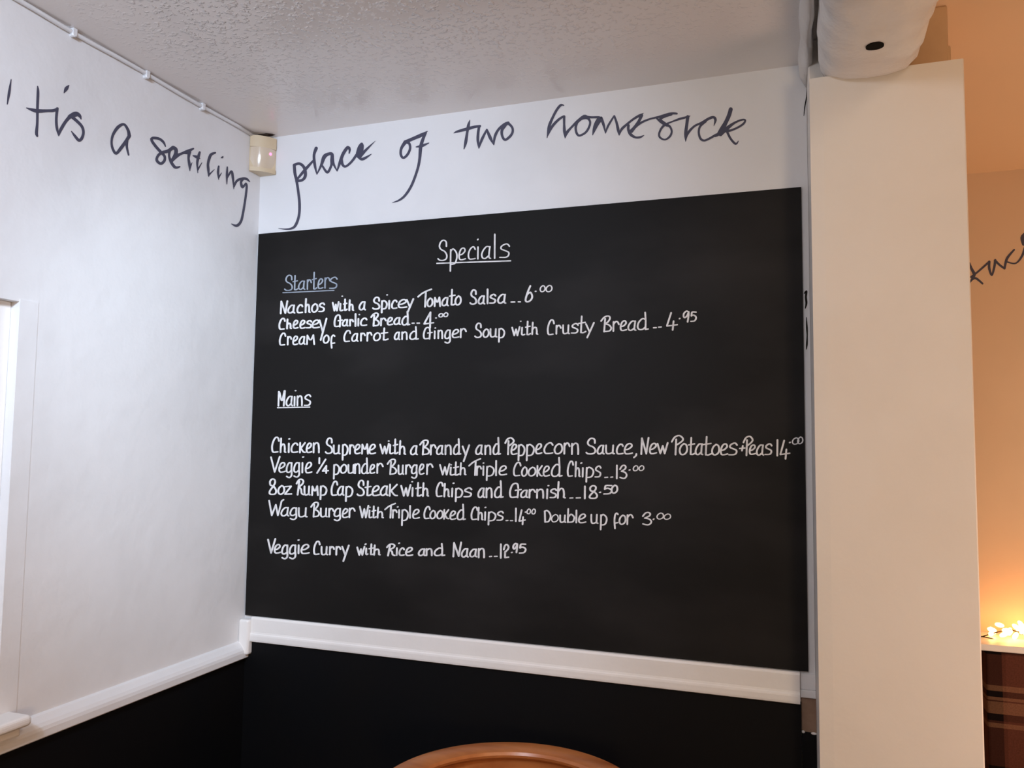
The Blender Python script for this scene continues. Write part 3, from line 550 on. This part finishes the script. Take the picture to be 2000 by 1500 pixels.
bm = new(); arc_sweep(bm, PI*.02, PI*.98, [(-.012, -.11), (-.001, -.11), (0, -.006), (-.003, -.001), (-.012, .0), (-.034, -.001), (-.044, -.004), (-.047, -.009), (-.045, -.014), (-.036, -.018), (-.030, -.024), (-.027, -.11)], 96, lambda t: .35+.65*math.sin(PI*t)**.7)
o = under(done('back_rail', bm, M_WOOD, smooth=True), ch); o.data.set_sharp_from_angle(angle=.30)
bm = new(); arc_sweep(bm, -PI*.12, PI*1.12, [(-.045, -.185), (.004, -.185), (.008, -.195), (.004, -.212), (-.045, -.212), (-.05, -.2)], 48); under(done('arm_bow', bm, M_WOOD), ch)
for k in range(9):
    a = PI*(-.08+1.16*k/8); ca, sa = math.cos(a), math.sin(a); bm = new()
    tube(bm, [(cx+(R0-.05)*ca*.88, cy+(R0-.05)*sa*.88, .445), (cx+(R0-.04)*ca*.94, cy+(R0-.04)*sa*.94, .53), (cx+(R0-.02)*ca, cy+(R0-.02)*sa, ZC-.20)], [.009, .014, .009], 10); under(done('spindle', bm, M_WOOD, smooth=True), ch)
bm = new(); pl = [(cx+.215*math.cos(t*PI/18)*(1.04 if math.sin(t*PI/18) < 0 else .97), cy-.02+.205*math.sin(t*PI/18)) for t in range(36)]; prism(bm, pl, .41, .45); under(done('seat', bm, M_WOOD, bevel=.006), ch)
ft = []
for sx in (-1, 1):
    for sy in (-1, 1):
        bm = new(); a, b = Vector((cx+sx*.13, cy-.02+sy*.12, .412)), Vector((cx+sx*.195, cy-.02+sy*.165, 0)); ft.append(a.lerp(b, .55))
        tube(bm, [a.lerp(b, t) for t in (0, .15, .3, .5, .62, .8, 1)], [.016, .019, .015, .022, .017, .018, .012], 12); under(done('leg', bm, M_WOOD, smooth=True), ch)
for a, b in ((ft[0], ft[1]), (ft[2], ft[3]), ((ft[0]+ft[1])/2, (ft[2]+ft[3])/2)):
    bm = new(); tube(bm, [a, (a+b)/2, b], [.009, .014, .009], 10); under(done('stretcher', bm, M_WOOD, smooth=True), ch)

# ------------------------------------------------------------------ alcove: shelf, tartan bench, string of lights
bf = at(1925, 1272, 1, .66)
bm = new(); box(bm, (.91, .655, bf.z+.002), (RX, FY, bf.z+.018)); struct(done('trim_9', bm, M_WHITE, bevel=.002), 'white shelf above the tartan bench carrying string lights', 'shelf')
bn = thing('bench', (2.4, .60, 0), 'tartan upholstered wall bench under the lit shelf', 'bench')
bm = new(); box(bm, (bf.x, .66, .44), (3.6, .80, bf.z)); o = under(done('backrest', bm, M_TARTAN, bevel=.006, seg=3), bn)
bm = new(); box(bm, (bf.x, .22, .36), (3.6, .66, .46)); under(done('seat_cushion', bm, M_TARTAN, bevel=.015, seg=3), bn)
bm = new(); box(bm, (bf.x+.02, .26, 0), (3.58, .78, .36)); under(done('base', bm, M_DARK), bn)
zs = bf.z+.018
sl = thing('string_lights', (1.9, .74, zs), 'string of glowing warm bulbs heaped along the shelf', 'string lights')
bm = new(); a = at(1916, 1244, 1, .735); b = at(1971, 1229, 1, .745); c = at(1984, 1233, 1, .74); e = at(2003, 1237, 1, .73)
tube(bm, [a, a.lerp(b, .5)+Vector((0, 0, .001)), b, c, e, (e.x+.1, .74, zs+.012), (e.x+.25, .73, zs+.03), (e.x+.5, .74, zs+.012)], .0014, 6)
tube(bm, [at(1916, 1243, 1, .725), at(1938, 1247, 1, .725), at(1960, 1258, 1, .72)], .0014, 6); under(done('wire', bm, M_WIRE, smooth=True), sl)
for k in range(96):
    bx = at(1934, 1255, 1, .735).x+.0066*k+random.uniform(-.004, .004); by = .722+random.uniform(-.03, .06); bz = zs+.009+random.uniform(0, .027)
    bm = new(); ax = Vector((random.uniform(-1, 1), random.uniform(-.4, .4), random.uniform(-.2, .9))).normalized()
    q = ax.to_track_quat('Z', 'Y').to_matrix().to_4x4()
    bmesh.ops.create_uvsphere(bm, u_segments=10, v_segments=8, radius=.0078, matrix=Matrix.Translation((bx, by, bz)) @ q @ Matrix.Diagonal((.75, .75, 1.35, 1)))
    under(done('bulb', bm, M_BULB, smooth=True), sl)
